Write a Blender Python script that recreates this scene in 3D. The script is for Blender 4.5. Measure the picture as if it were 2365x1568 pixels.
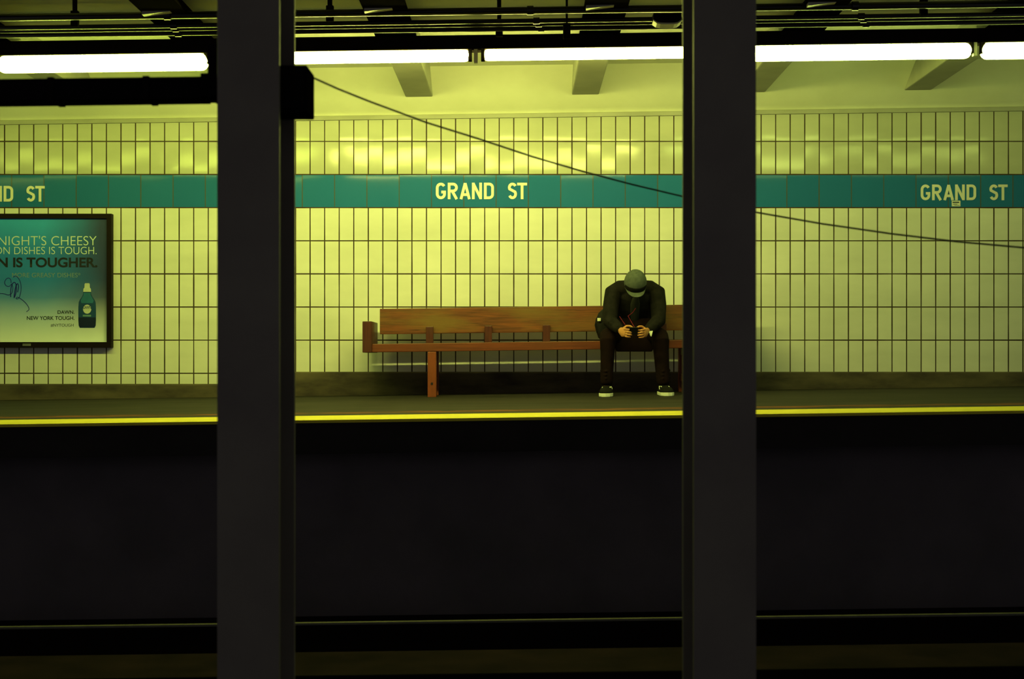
import bpy, bmesh, math, random
from mathutils import Vector, Matrix

for o in list(bpy.data.objects):
    bpy.data.objects.remove(o)
SC = bpy.context.scene
C = SC.collection

# ------------------------------------------------------------------ camera, world, exposure
F = 3285.0            # focal length in pixels of the 2365 px wide frame (50 mm on 36 mm)
VX, VY = 1205.0, 835.0   # where the direction square to the tiled wall meets the frame
D = 13.19             # camera to tiled wall
S = 0.0135            # the station climbs gently to the right; the tile courses stay level
cam_data = bpy.data.cameras.new('camera')
cam = bpy.data.objects.new('camera', cam_data)
C.objects.link(cam)
cam.location = (0, 0, 0)
cam.rotation_euler = (math.pi / 2, 0, 0)
cam_data.sensor_width = 36.0
cam_data.lens = 36.0 * F / 2365.0
cam_data.shift_x = -(VX - 1182.5) / 2365.0
cam_data.shift_y = (VY - 784.0) / 2365.0
cam_data.clip_start = 0.05
cam_data.clip_end = 200
cam_data.dof.use_dof = True
cam_data.dof.focus_distance = 12.9
cam_data.dof.aperture_fstop = 4.0
SC.camera = cam

world = bpy.data.worlds.new('world')
SC.world = world
world.use_nodes = True
bg = world.node_tree.nodes['Background']
bg.inputs[0].default_value = (0.95, 0.92, 1.0, 1)
bg.inputs[1].default_value = 0.12

SC.view_settings.view_transform = 'Standard'
SC.view_settings.look = 'None'
SC.view_settings.exposure = 0.0
SC.view_settings.gamma = 1.0
SC.view_settings.use_curve_mapping = False
SC.cycles.use_denoising = True
SC.cycles.max_bounces = 8
SC.cycles.sample_clamp_indirect = 6.0

LAMP = 123.0                     # radiance of the brightest tubes
LAMP_COL = (0.96, 1.0, 0.19)       # the two middle tubes burn warmer than the rest
LAMP_COL_SIDE = (0.78, 1.0, 0.18)
LAMP_COL_POSTER = (0.80, 1.0, 0.115)
#             lamp row, left to right: (strength, tube radius)
LAMPS = [(0.28, 0.060), (0.47, 0.064), (1.06, 0.044), (0.80, 0.042), (0.30, 0.058), (0.18, 0.062)]
LAMP_ENDS = [(-611, -69), (3, 474), (575, 1083), (1118, 1598), (1706, 2237), (2271, 2811)]   # in frame pixels


# ------------------------------------------------------------------ helpers
def P(px, py, d):
    return Vector(((px - VX) / F * d, d, (VY - py) / F * d))


def X(px, d):
    return (px - VX) / F * d


def Z(py, d):
    return (VY - py) / F * d


def tag(o, label=None, cat=None, group=None, kind=None):
    if label: o['label'] = label
    if cat: o['category'] = cat
    if group: o['group'] = group
    if kind: o['kind'] = kind
    return o


def empty(name, loc, label, cat, group=None, kind=None):
    o = bpy.data.objects.new(name, None)
    C.objects.link(o)
    o.location = loc
    o.empty_display_size = 0.05
    return tag(o, label, cat, group, kind)


def link(name, me, mat, parent=None, smooth=False):
    """link a mesh given in world coordinates; a child keeps world placement"""
    o = bpy.data.objects.new(name, me)
    C.objects.link(o)
    if mat is not None:
        me.materials.clear()
        me.materials.append(mat)
    if smooth:
        for p in me.polygons:
            p.use_smooth = True
    if parent is not None:
        off = Vector((0, 0, 0))
        q = parent
        while q is not None:
            off += q.location
            q = q.parent
        me.transform(Matrix.Translation(-off))
        o.parent = parent
    return o


class MB:
    """collects simple shapes and turns them into one mesh"""
    def __init__(self, grade=False):
        self.bm = bmesh.new()
        self.grade = grade

    def v(self, p):
        x, y, z = p
        return self.bm.verts.new((x, y, z + (S * x if self.grade else 0.0)))

    def face(self, vs):
        try:
            return self.bm.faces.new(vs)
        except ValueError:
            return None

    def box(self, x0, x1, y0, y1, z0, z1):
        vs = [self.v(p) for p in ((x0, y0, z0), (x1, y0, z0), (x1, y1, z0), (x0, y1, z0),
                                  (x0, y0, z1), (x1, y0, z1), (x1, y1, z1), (x0, y1, z1))]
        for f in ((0, 3, 2, 1), (4, 5, 6, 7), (0, 1, 5, 4), (1, 2, 6, 5), (2, 3, 7, 6), (3, 0, 4, 7)):
            self.face([vs[i] for i in f])
        return self

    def prism_x(self, prof, x0, x1, seg=1, closed=True):
        """profile [(y,z)] swept along x"""
        rows = []
        for k in range(seg + 1):
            x = x0 + (x1 - x0) * k / seg
            rows.append([self.v((x, y, z)) for y, z in prof])
        n = len(prof)
        for a, b in zip(rows, rows[1:]):
            for i in range(n if closed else n - 1):
                j = (i + 1) % n
                self.face([a[i], a[j], b[j], b[i]])
        if closed:
            self.face(list(reversed(rows[0])))
            self.face(rows[-1])
        return self

    def prism_z(self, prof, z0, z1):
        a = [self.v((x, y, z0)) for x, y in prof]
        b = [self.v((x, y, z1)) for x, y in prof]
        n = len(prof)
        for i in range(n):
            j = (i + 1) % n
            self.face([a[i], a[j], b[j], b[i]])
        self.face(list(reversed(a)))
        self.face(b)
        return self

    def loft(self, rings):
        """rings: list of lists of points, capped at both ends"""
        rr = [[self.v(p) for p in r] for r in rings]
        n = len(rr[0])
        for a, b in zip(rr, rr[1:]):
            for i in range(n):
                j = (i + 1) % n
                self.face([a[i], a[j], b[j], b[i]])
        self.face(list(reversed(rr[0])))
        self.face(rr[-1])
        return self

    def tube(self, pts, rad, n=12, side=None, flat=1.0):
        """round (or flattened) tapering tube through pts; rad number or list; ends rounded"""
        pts = [Vector(p) for p in pts]
        if not isinstance(rad, (list, tuple)):
            rad = [rad] * len(pts)
        rings = []
        up = Vector(side) if side is not None else None
        m = len(pts)
        for k in range(m):
            t = (pts[min(k + 1, m - 1)] - pts[max(k - 1, 0)]).normalized()
            if up is None:
                up = Vector((0, 0, 1)) if abs(t.z) < 0.9 else Vector((1, 0, 0))
            u = (up - t * up.dot(t)).normalized()
            w = t.cross(u)
            if side is None:
                up = u
            r = rad[k]
            ru, rw = (r if isinstance(r, tuple) else (r, r * flat))
            ring = lambda c, sc: [c + (u * math.cos(a) * ru + w * math.sin(a) * rw) * sc
                                  for a in [2 * math.pi * i / n for i in range(n)]]
            if k == 0:
                e = min(ru, rw)
                for a in (0.9, 0.6, 0.3):
                    rings.append(ring(pts[k] - t * e * a * 0.9, math.sqrt(1 - a * a)))
            rings.append(ring(pts[k], 1.0))
            if k == m - 1:
                e = min(ru, rw)
                for a in (0.3, 0.6, 0.9):
                    rings.append(ring(pts[k] + t * e * a * 0.9, math.sqrt(1 - a * a)))
        return self.loft(rings)

    def cyl(self, a, b, r, n=16):
        a, b = Vector(a), Vector(b)
        t = (b - a).normalized()
        u = t.orthogonal().normalized()
        w = t.cross(u)
        ring = lambda c: [c + (u * math.cos(q) + w * math.sin(q)) * r for q in [2 * math.pi * i / n for i in range(n)]]
        return self.loft([ring(a), ring(b)])

    def ellipsoid(self, c, ax, ay, az, n=20, m=12):
        """axes given as vectors"""
        c, ax, ay, az = Vector(c), Vector(ax), Vector(ay), Vector(az)
        rings = []
        for k in range(1, m):
            th = math.pi * k / m
            rings.append([c + az * math.cos(th) + (ax * math.cos(q) + ay * math.sin(q)) * math.sin(th)
                          for q in [2 * math.pi * i / n for i in range(n)]])
        return self.loft(rings)

    def build(self, name, mat, parent=None, smooth=False, bevel=0.0, seg=2):
        bmesh.ops.recalc_face_normals(self.bm, faces=self.bm.faces)
        if bevel > 0:
            es = [e for e in self.bm.edges if len(e.link_faces) == 2 and e.calc_face_angle(0) > 0.6]
            bmesh.ops.bevel(self.bm, geom=es, offset=bevel, segments=seg, affect='EDGES', profile=0.6)
        me = bpy.data.meshes.new(name)
        self.bm.to_mesh(me)
        self.bm.free()
        return link(name, me, mat, parent, smooth)

    def fused(self, name, mat, parent=None, voxel=0.006, smooth=4, thick=0.0):
        """fuse the overlapping shapes into one continuous skin"""
        bmesh.ops.recalc_face_normals(self.bm, faces=self.bm.faces)
        me = bpy.data.meshes.new('t')
        self.bm.to_mesh(me)
        self.bm.free()
        t = bpy.data.objects.new('t', me)
        C.objects.link(t)
        r = t.modifiers.new('r', 'REMESH')
        r.mode = 'VOXEL'
        r.voxel_size = voxel
        if smooth:
            s = t.modifiers.new('s', 'SMOOTH')
            s.factor = 0.5
            s.iterations = smooth
        dg = bpy.context.evaluated_depsgraph_get()
        dg.update()
        out = bpy.data.meshes.new_from_object(t.evaluated_get(dg))
        bpy.data.objects.remove(t)
        out.name = name
        return link(name, out, mat, parent, True)


def copy_tree(o, parent=None, label=None, group=None):
    c = o.copy()
    C.objects.link(c)
    if parent is not None:
        c.parent = parent
    if label: c['label'] = label
    if group: c['group'] = group
    for ch in list(o.children):
        copy_tree(ch, c)
    return c


# ------------------------------------------------------------------ materials
class N:
    def __init__(self, name):
        self.m = bpy.data.materials.new(name)
        self.m.use_nodes = True
        self.t = self.m.node_tree
        self.b = self.t.nodes['Principled BSDF']
        self.out = self.t.nodes['Material Output']

    def add(self, typ, **kw):
        n = self.t.nodes.new(typ)
        for k, v in kw.items():
            setattr(n, k, v)
        return n

    def l(self, a, b):
        self.t.links.new(a, b)

    def put(self, v, sock):
        if isinstance(v, bpy.types.NodeSocket):
            self.l(v, sock)
        else:
            sock.default_value = v

    def math(self, op, a, b=0.0, c=0.0, clamp=False):
        n = self.add('ShaderNodeMath', operation=op, use_clamp=clamp)
        for i, v in enumerate((a, b, c)):
            self.put(v, n.inputs[i])
        return n.outputs[0]

    def mix(self, fac, a, b, blend='MIX'):
        n = self.add('ShaderNodeMix', data_type='RGBA', blend_type=blend)
        self.put(fac, n.inputs[0])
        for v, s in ((a, n.inputs[6]), (b, n.inputs[7])):
            self.put(v if isinstance(v, bpy.types.NodeSocket) else (*v[:3], 1), s)
        return n.outputs[2]

    def ramp(self, fac, stops):
        n = self.add('ShaderNodeValToRGB')
        while len(n.color_ramp.elements) < len(stops):
            n.color_ramp.elements.new(0.5)
        for e, (p, c) in zip(n.color_ramp.elements, stops):
            e.position = p
            e.color = (*c[:3], 1) if isinstance(c, (tuple, list)) else (c, c, c, 1)
        self.l(fac, n.inputs[0])
        return n.outputs[0]

    def coord(self, which='Object'):
        return self.add('ShaderNodeTexCoord').outputs[which]

    def noise(self, vec, scale, detail=4, rough=0.55, dist=0.0):
        n = self.add('ShaderNodeTexNoise')
        n.inputs['Scale'].default_value = scale
        n.inputs['Detail'].default_value = detail
        n.inputs['Roughness'].default_value = rough
        n.inputs['Distortion'].default_value = dist
        self.l(vec, n.inputs['Vector'])
        return n.outputs[0]

    def mapping(self, vec, scale=(1, 1, 1), loc=(0, 0, 0)):
        n = self.add('ShaderNodeMapping')
        n.inputs['Scale'].default_value = scale
        n.inputs['Location'].default_value = loc
        self.l(vec, n.inputs['Vector'])
        return n.outputs[0]

    def bump(self, h, strength=0.2, dist=0.01):
        n = self.add('ShaderNodeBump')
        n.inputs['Strength'].default_value = strength
        n.inputs['Distance'].default_value = dist
        self.l(h, n.inputs['Height'])
        return n.outputs[0]


def simple(name, col, col2=None, rough=0.6, spec=0.3, metal=0.0, scale=6.0, stretch=(1, 1, 1), bump=0.0, coat=0.0):
    n = N(name)
    co = n.mapping(n.coord(), stretch)
    f = n.noise(co, scale)
    f2 = n.ramp(f, [(0.3, 0.0), (0.7, 1.0)])
    c2 = col2 if col2 else tuple(c * 0.7 for c in col)
    n.l(n.mix(f2, col, c2), n.b.inputs['Base Color'])
    n.b.inputs['Roughness'].default_value = rough
    n.b.inputs['Specular IOR Level'].default_value = spec
    n.b.inputs['Metallic'].default_value = metal
    n.b.inputs['Coat Weight'].default_value = coat
    if bump:
        n.l(n.bump(f, bump, 0.01), n.b.inputs['Normal'])
    return n.m


def emitter(name, col, strength):
    n = N(name)
    n.b.inputs['Base Color'].default_value = (0.8, 0.8, 0.8, 1)
    co = n.coord()
    f = n.noise(co, 3.0)
    k = n.math('MULTIPLY_ADD', f, 0.06, 0.97)
    n.l(n.math('MULTIPLY', k, strength), n.b.inputs['Emission Strength'])
    n.b.inputs['Emission Color'].default_value = (*col, 1)
    return n.m


PW, PH = 33.6 / F * D, 76.5 / F * D
X0 = (985 - VX) / F * D
Z0 = (VY - 403.0) / F * D


def tile_material():
    n = N('glazed_wall_tile')
    sep = n.add('ShaderNodeSeparateXYZ')
    n.l(n.coord(), sep.inputs[0])
    x, z = sep.outputs[0], sep.outputs[2]
    u = n.math('DIVIDE', n.math('SUBTRACT', x, X0), PW)
    v = n.math('DIVIDE', n.math('SUBTRACT', z, Z0), PH)
    fu, fv = n.math('FLOOR', u), n.math('FLOOR', v)
    ru, rv = n.math('SUBTRACT', u, fu), n.math('SUBTRACT', v, fv)
    # distance to the nearest joint in metres
    du = n.math('MULTIPLY', n.math('MINIMUM', ru, n.math('SUBTRACT', 1.0, ru)), PW)
    dv = n.math('MULTIPLY', n.math('MINIMUM', rv, n.math('SUBTRACT', 1.0, rv)), PH)
    # teal band: the course just under Z0, laid with square tiles
    band = n.math('COMPARE', fv, -1.0, 0.1)
    PB = 74.6 / F * D
    ub = n.math('DIVIDE', n.math('SUBTRACT', x, (996.6 - VX) / F * D), PB)
    fub = n.math('FLOOR', ub)
    rub = n.math('SUBTRACT', ub, fub)
    dub = n.math('MULTIPLY', n.math('MINIMUM', rub, n.math('SUBTRACT', 1.0, rub)), PB)
    # per tile random
    comb = n.add('ShaderNodeCombineXYZ')
    mixu = n.add('ShaderNodeMix', data_type='FLOAT')
    n.l(band, mixu.inputs[0]); n.l(fu, mixu.inputs[2]); n.l(fub, mixu.inputs[3])
    n.l(mixu.outputs[0], comb.inputs[0]); n.l(fv, comb.inputs[1])
    wn = n.add('ShaderNodeTexWhiteNoise', noise_dimensions='3D')
    n.l(comb.outputs[0], wn.inputs['Vector'])
    # grout: worn, so its width varies with noise
    wob = n.noise(n.coord(), 2.3, 3)
    gw = n.math('MULTIPLY_ADD', wob, 0.0056, 0.0028)
    g_v = n.math('LESS_THAN', du, gw)
    g_h = n.math('LESS_THAN', dv, gw)
    g_vb = n.math('LESS_THAN', dub, n.math('MULTIPLY', gw, 0.9))
    # white glaze
    rnd = wn.outputs['Value']
    dirt = n.noise(n.mapping(n.coord(), (0.7, 1, 2.2)), 1.4, 5)
    white = n.mix(n.ramp(dirt, [(0.35, 0.0), (0.75, 1.0)]), (0.80, 0.79, 0.76), (0.66, 0.66, 0.62))
    white = n.mix(n.math('MULTIPLY', rnd, 0.22), white, (0.60, 0.60, 0.54))
    upper = n.math('GREATER_THAN', fv, -0.5)          # the courses above the band get a darker tone
    white = n.mix(n.math('MULTIPLY', upper, 1.0), white, n.mix(1.0, white, (0.66, 0.67, 0.58), 'MULTIPLY'))
    groutc = n.mix(n.noise(n.coord(), 5.0, 3), (0.03, 0.02, 0.016), (0.09, 0.065, 0.045))
    white = n.mix(g_v, white, groutc)
    teal = n.mix(n.math('MULTIPLY', rnd, 0.6), (0.024, 0.155, 0.39), (0.020, 0.132, 0.36))
    teal = n.mix(g_vb, teal, (0.07, 0.10, 0.12))
    col = n.mix(band, white, teal)
    col = n.mix(g_h, col, groutc)
    n.l(col, n.b.inputs['Base Color'])
    g_any = n.math('MAXIMUM', g_h, n.math('MULTIPLY', g_v, n.math('SUBTRACT', 1.0, band)))
    rough = n.math('MULTIPLY_ADD', n.noise(n.coord(), 7.0, 3), 0.05, 0.095)
    n.l(n.math('MAXIMUM', rough, n.math('MULTIPLY', g_any, 0.9)), n.b.inputs['Roughness'])
    n.l(n.math('MULTIPLY_ADD', band, -0.15, 0.20), n.b.inputs['Specular IOR Level'])
    # every tile is set a little out of true
    geo = n.add('ShaderNodeNewGeometry')
    sub = n.add('ShaderNodeVectorMath', operation='SUBTRACT')
    n.l(wn.outputs['Color'], sub.inputs[0]); sub.inputs[1].default_value = (0.5, 0.5, 0.5)
    sc = n.add('ShaderNodeVectorMath', operation='MULTIPLY')
    n.l(sub.outputs[0], sc.inputs[0]); sc.inputs[1].default_value = (0.040, 0.0, 0.050)
    ad = n.add('ShaderNodeVectorMath', operation='ADD')
    # and its face is slightly pillowed towards the top and bottom edge
    t1 = n.math('MULTIPLY_ADD', rv, 2.0, -1.0)
    t2 = n.math('MULTIPLY', t1, t1)
    t5 = n.math('MULTIPLY', n.math('MULTIPLY', t2, t2), t1)
    cz = n.add('ShaderNodeCombineXYZ')
    n.l(n.math('MULTIPLY', t5, 0.05), cz.inputs[2])
    ad0 = n.add('ShaderNodeVectorMath', operation='ADD')
    n.l(sc.outputs[0], ad0.inputs[0]); n.l(cz.outputs[0], ad0.inputs[1])
    n.l(geo.outputs['Normal'], ad.inputs[0]); n.l(ad0.outputs[0], ad.inputs[1])
    nm = n.add('ShaderNodeVectorMath', operation='NORMALIZE')
    n.l(ad.outputs[0], nm.inputs[0])
    n.l(nm.outputs[0], n.b.inputs['Normal'])
    return n.m


def floor_material():
    n = N('sooty_platform_concrete')
    co = n.coord()
    sep = n.add('ShaderNodeSeparateXYZ')
    n.l(co, sep.inputs[0])
    a = n.noise(n.mapping(co, (0.6, 2.0, 1)), 2.2, 6)
    col = n.mix(n.ramp(a, [(0.3, 0.0), (0.72, 1.0)]), (0.036, 0.031, 0.030), (0.019, 0.017, 0.017))
    # worn orange safety line, 0.9 m in from the edge
    dy = n.math('ABSOLUTE', n.math('SUBTRACT', sep.outputs[1], 10.22))
    inline = n.math('LESS_THAN', dy, 0.12)
    worn = n.ramp(n.noise(n.mapping(co, (0.8, 5, 1)), 3.0, 5, 0.65), [(0.42, 0.0), (0.58, 1.0)])
    col = n.mix(n.math('MULTIPLY', inline, n.math('MULTIPLY', worn, 0.8)), col, (0.22, 0.070, 0.02))
    n.l(col, n.b.inputs['Base Color'])
    n.b.inputs['Roughness'].default_value = 0.75
    n.b.inputs['Specular IOR Level'].default_value = 0.15
    n.l(n.bump(n.noise(co, 60.0), 0.15, 0.004), n.b.inputs['Normal'])
    return n.m


def wood_material(name, c1, c2, c3, axis=(1, 14, 14), rough=0.45):
    n = N(name)
    co = n.coord()
    gr = n.noise(n.mapping(co, axis), 3.0, 6, 0.6, 0.6)
    big = n.noise(n.mapping(co, (0.9, 2, 3)), 1.6, 4)
    col = n.mix(n.ramp(gr, [(0.33, 0.0), (0.66, 1.0)]), c1, c2)
    col = n.mix(n.ramp(big, [(0.45, 0.0), (0.65, 0.85)]), col, c3)
    n.l(col, n.b.inputs['Base Color'])
    n.b.inputs['Roughness'].default_value = rough
    n.b.inputs['Specular IOR Level'].default_value = 0.35
    n.l(n.bump(gr, 0.25, 0.004), n.b.inputs['Normal'])
    return n.m


M = {}
M['tile'] = tile_material()
M['floor'] = floor_material()
M['ceiling'] = simple('flaking_ceiling_paint', (0.84, 0.84, 0.74), (0.74, 0.74, 0.62), 0.7, 0.2, scale=1.6, bump=0.1)
M['beam_paint'] = simple('grimy_beam_paint', (0.46, 0.46, 0.40), (0.36, 0.36, 0.31), 0.8, 0.2, scale=2.0)
M['base'] = simple('grimy_base_course', (0.13, 0.105, 0.075), (0.045, 0.035, 0.035), 0.8, 0.15, scale=2.6, stretch=(1, 1, 3))
M['yellow'] = simple('yellow_edge_strip', (0.80, 0.70, 0.06), (0.70, 0.60, 0.05), 0.65, 0.2, scale=5)
M['soot'] = simple('soot_black_concrete', (0.019, 0.0125, 0.015), (0.009, 0.007, 0.009), 0.95, 0.02, scale=3)
M['pit'] = simple('dark_platform_face', (0.15, 0.13, 0.14), (0.11, 0.098, 0.105), 0.95, 0.02, scale=2)
M['rust'] = simple('dull_rusty_rail', (0.010, 0.007, 0.006), (0.007, 0.006, 0.005), 0.9, 0.03, scale=8)
M['rail'] = simple('polished_rail_steel', (0.13, 0.13, 0.09), (0.09, 0.09, 0.065), 0.5, 0.3, metal=0.0, scale=8)
M['column'] = simple('dark_column_paint', (0.175, 0.16, 0.125), (0.13, 0.115, 0.097), 0.6, 0.2, scale=2.4)
M['black_steel'] = simple('matt_black_steel', (0.010, 0.0085, 0.0075), (0.006, 0.0055, 0.005), 0.9, 0.0, scale=4)
M['box'] = simple('black_box_enamel', (0.008, 0.007, 0.008), (0.005, 0.0045, 0.005), 0.9, 0.0, scale=4)
M['pipe'] = simple('dark_conduit_paint', (0.007, 0.006, 0.005), (0.005, 0.004, 0.004), 0.30, 0.35, scale=7)
M['raceway'] = simple('dark_lamp_raceway', (0.012, 0.009, 0.009), (0.008, 0.006, 0.006), 0.9, 0.0, scale=5)
M['bracket'] = simple('pale_bracket_and_glint', (0.55, 0.53, 0.45), (0.42, 0.40, 0.33), 0.5, 0.3, scale=9)
M['rubber'] = simple('black_cable_rubber', (0.03, 0.03, 0.03), (0.02, 0.02, 0.02), 0.6, 0.2, scale=9)
M['letter'] = simple('pale_sign_lettering', (0.80, 0.80, 0.72), (0.72, 0.72, 0.64), 0.35, 0.3, scale=4)
M['wood'] = wood_material('varnished_bench_wood', (0.22, 0.052, 0.020), (0.115, 0.028, 0.013), (0.15, 0.045, 0.018))
M['wood_back'] = wood_material('worn_backrest_wood', (0.23, 0.066, 0.020), (0.085, 0.030, 0.013), (0.18, 0.105, 0.028), (1.2, 26, 26), 0.5)
M['wood_dark'] = wood_material('dark_bench_end_wood', (0.10, 0.024, 0.015), (0.055, 0.013, 0.009), (0.08, 0.026, 0.015), (14, 14, 1))
M['wood_leg'] = wood_material('bench_leg_wood', (0.26, 0.060, 0.022), (0.18, 0.042, 0.017), (0.22, 0.058, 0.02), (14, 14, 1))
M['bolt'] = simple('dark_bolt_steel', (0.06, 0.05, 0.05), None, 0.4, 0.4, metal=0.6)


# ------------------------------------------------------------------ the setting
XL, XR = -9.0, 9.0
T = 0.0206                                     # platform falls gently to its edge
ZW = -0.289                                    # platform surface at the wall (before the grade)


def floor_z(x, d):
    return ZW - T * (D - d) + S * x


EDGE = 9.32
ZE = ZW - T * (D - EDGE)

# tiled wall: level courses, graded top and foot
m = MB()
zt = (VY - 272.0) / F * D
pr = [(XL, zt + S * XL), (XR, zt + S * XR), (XR, -0.7), (XL, -0.7)]
a = [m.v((x, D, z)) for x, z in pr]
b = [m.v((x, D + 0.3, z)) for x, z in pr]
for i in range(4):
    j = (i + 1) % 4
    m.face([a[i], a[j], b[j], b[i]])
m.face(a); m.face(b[::-1])
tag(m.build('wall_back', M['tile']), kind='structure')

# dark base course, stepping down one course behind the left column
for nm, px0, px1, ytop in (('baseboard_left', -1100, 592, 886.5), ('baseboard_back', 592, 3400, 858.5)):
    x0, x1 = X(px0, D), X(px1, D)
    z1 = Z(ytop, D)
    m = MB()
    prof = lambda x: [(D - 0.020, floor_z(x, D) - 0.02), (D + 0.05, floor_z(x, D) - 0.02), (D + 0.05, z1), (D - 0.006, z1), (D - 0.016, z1 - 0.012)]
    if nm == 'baseboard_back':
        xe = min(x1, (z1 - ZW - 0.01) / S)
        x1 = min(x1, XR)
    m.loft([[(x, y, max(z, floor_z(x, D) + 0.02) if k > 1 else z) for k, (y, z) in enumerate(prof(x))] for x in (x0, (x0 + x1) / 2, x1)])
    tag(m.build(nm, M['base']), kind='structure')

# thin plaster bead between tile and ceiling
m = MB(True)
m.prism_x([(D - 0.03, zt - 0.002), (D + 0.01, zt - 0.002), (D + 0.01, zt + 0.05), (D - 0.045, zt + 0.028)], XL, XR)
tag(m.build('trim_2', M['beam_paint']), kind='structure')

# ceiling: slab and sloping haunch down to the wall
ZS = 2.62
m = MB(True)
hp = []
for k in range(9):
    q = k / 8
    hp.append((D + 0.02 - 0.64 * q, zt + 0.02 + (ZS - zt - 0.02) * (q ** 0.9)))
prof = hp + [(1.0, ZS), (1.0, ZS + 0.3), (D + 0.3, ZS + 0.3), (D + 0.3, zt + 0.02)]
m.prism_x(prof, XL, XR)
tag(m.build('ceiling', M['ceiling']), kind='structure')

# cross beams at the five foot spacing of the columns: pale by the wall, black over the track side
ZB = 2.425
bx = [(972 - VX) / F * D + 1.515 * k for k in range(-5, 6)]
for x in bx:
    w = 0.125
    m = MB(True)
    m.box(x - w, x + w, 10.9, D - 0.02, ZB, ZS + 0.05)
    tag(m.build('ceiling_beam', M['beam_paint'], bevel=0.012), kind='structure')
    m = MB(True)
    w = 0.15
    m.box(x - w, x + w, 2.0, 10.86, ZB, ZB + 0.02)
    m.box(x - 0.02, x + 0.02, 2.0, 10.86, ZB + 0.02, ZS + 0.02)
    gd = tag(m.build('ceiling_girder', M['black_steel']), kind='structure')
    m = MB(True)  # pale wedge added as a painted glint on the girder flange
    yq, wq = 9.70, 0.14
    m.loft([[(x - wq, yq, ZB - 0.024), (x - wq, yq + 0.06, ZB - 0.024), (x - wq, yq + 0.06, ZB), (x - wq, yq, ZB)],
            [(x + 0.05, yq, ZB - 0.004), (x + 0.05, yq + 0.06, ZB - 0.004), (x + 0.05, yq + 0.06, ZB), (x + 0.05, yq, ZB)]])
    m.build('glint_wedge', M['bracket'], gd)

# platform
m = MB(True)
m.prism_x([(EDGE, ZE), (D + 0.1, ZW + T * -0.1 * 0 + 0.0), (D + 0.1, ZW - 1.5), (EDGE + 0.35, ZW - 1.5), (EDGE + 0.35, ZE - 0.22), (EDGE, ZE - 0.22)], XL, XR)
tag(m.build('floor', M['floor']), kind='structure')
m = MB(True)
y1 = 9.80
zz = lambda y: ZW - T * (D - y)
m.prism_x([(EDGE - 0.012, zz(EDGE) - 0.015), (EDGE - 0.012, zz(EDGE) + 0.004), (y1, zz(y1) + 0.005), (y1, zz(y1) - 0.015)], XL, XR)
tag(m.build('trim_1', M['yellow']), kind='structure')
m = MB(True)
m.box(XL, XR, EDGE + 0.28, EDGE + 0.349, -1.75, ZE - 0.225)
tag(m.build('wall_platform', M['pit']), kind='structure')
m = MB(True)
m.box(XL, XR, 0.9, EDGE + 0.5, -2.0, -1.70)
tag(m.build('floor_trackbed', M['soot']), kind='structure')

# running rails of the far track
def rail(y, zt_, mat, label):
    o = empty('running_rail', (0, y, zt_ - 0.16), label, 'rail', kind='thing')
    m = MB(True)
    m.prism_x([(y - 0.013, zt_ - 0.016), (y - 0.013, zt_ - 0.012), (y - 0.011, zt_ - 0.004), (y - 0.006, zt_), (y + 0.006, zt_),
               (y + 0.011, zt_ - 0.004), (y + 0.013, zt_ - 0.012), (y + 0.013, zt_ - 0.016)], XL, XR)
    m.build('rail_head', mat, o)
    m = MB(True)
    m.prism_x([(y - 0.07, zt_ - 0.16), (y + 0.07, zt_ - 0.16), (y + 0.07, zt_ - 0.145), (y + 0.010, zt_ - 0.125), (y + 0.009, zt_ - 0.015),
               (y - 0.009, zt_ - 0.015), (y - 0.010, zt_ - 0.125), (y - 0.07, zt_ - 0.145)], XL, XR)
    m.build('rail_web', M['rust'], o)
    return o

rail(8.5, -1.54, M['rail'], 'shiny rail glinting as a thin line low in the dark track bed')
rail(7.05, -1.54, M['rust'], 'dull rusty rail at the very bottom, nearer than the glinting rail')

# steel columns between the tracks
def column(pxl, pxr, d, label):
    x0, x1 = X(pxl, d), X(pxr, d)
    xc, hw, dep, tf, tw = (x0 + x1) / 2, (x1 - x0) / 2, 0.33, 0.022, 0.016
    m = MB()
    prof = [(xc - hw, d), (xc + hw, d), (xc + hw, d + tf), (xc + tw, d + tf), (xc + tw, d + dep - tf), (xc + hw, d + dep - tf),
            (xc + hw, d + dep), (xc - hw, d + dep), (xc - hw, d + dep - tf), (xc - tw, d + dep - tf), (xc - tw, d + tf), (xc - hw, d + tf)]
    m.prism_z(prof, -1.72, ZB - 0.005 + S * xc)
    o = m.build('steel_column', M['column'], bevel=0.004)
    return tag(o, label, 'column', 'steel columns between the tracks', 'thing')

ZB = 2.425
DC = 4.62
column(501, 645, DC, 'dark steel column with a black box on its side near the top')
column(1602, 1747, DC, 'dark plain steel column standing in front of the bench end')
column(1602 + 1102, 1747 + 1102, DC, 'dark steel column beyond the frame, past the plain one')

# black tray and box hung on the left column
m = MB(True)
dd = 4.80
m.box(X(-620, dd), X(470, dd), dd, dd + 0.12, Z(216.0, dd), Z(166.0, dd))
m.box(X(464, dd), X(560, dd), dd - 0.01, dd + 0.125, Z(221, dd) + 0.012, Z(160, dd))
m.box(X(481, dd), X(560, dd), dd - 0.012, dd + 0.125, Z(215, dd), Z(92, dd))
tray = empty('cable_tray', (X(0, dd), dd, Z(215, dd)), 'long black tray just under the lamp above the poster', 'cable tray')
m.build('tray_body', M['box'], tray, bevel=0.003)
for px in (110, 330):
    m = MB(True)
    m.box(X(px, dd), X(px + 14, dd), dd - 0.006, dd + 0.126, Z(217.5, dd), Z(164, dd))
    m.build('strap', M['black_steel'], tray)
db = 4.72
o = empty('junction_box', (X(680, db), db, Z(258, db)), 'square black junction box on the side of a column, where the cable starts', 'junction box')
m = MB()
m.box(X(600, db), X(709, db), db, db + 0.17, Z(257, db), Z(150, db))
m.build('box_body', M['box'], o, bevel=0.006)
m = MB()
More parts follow.
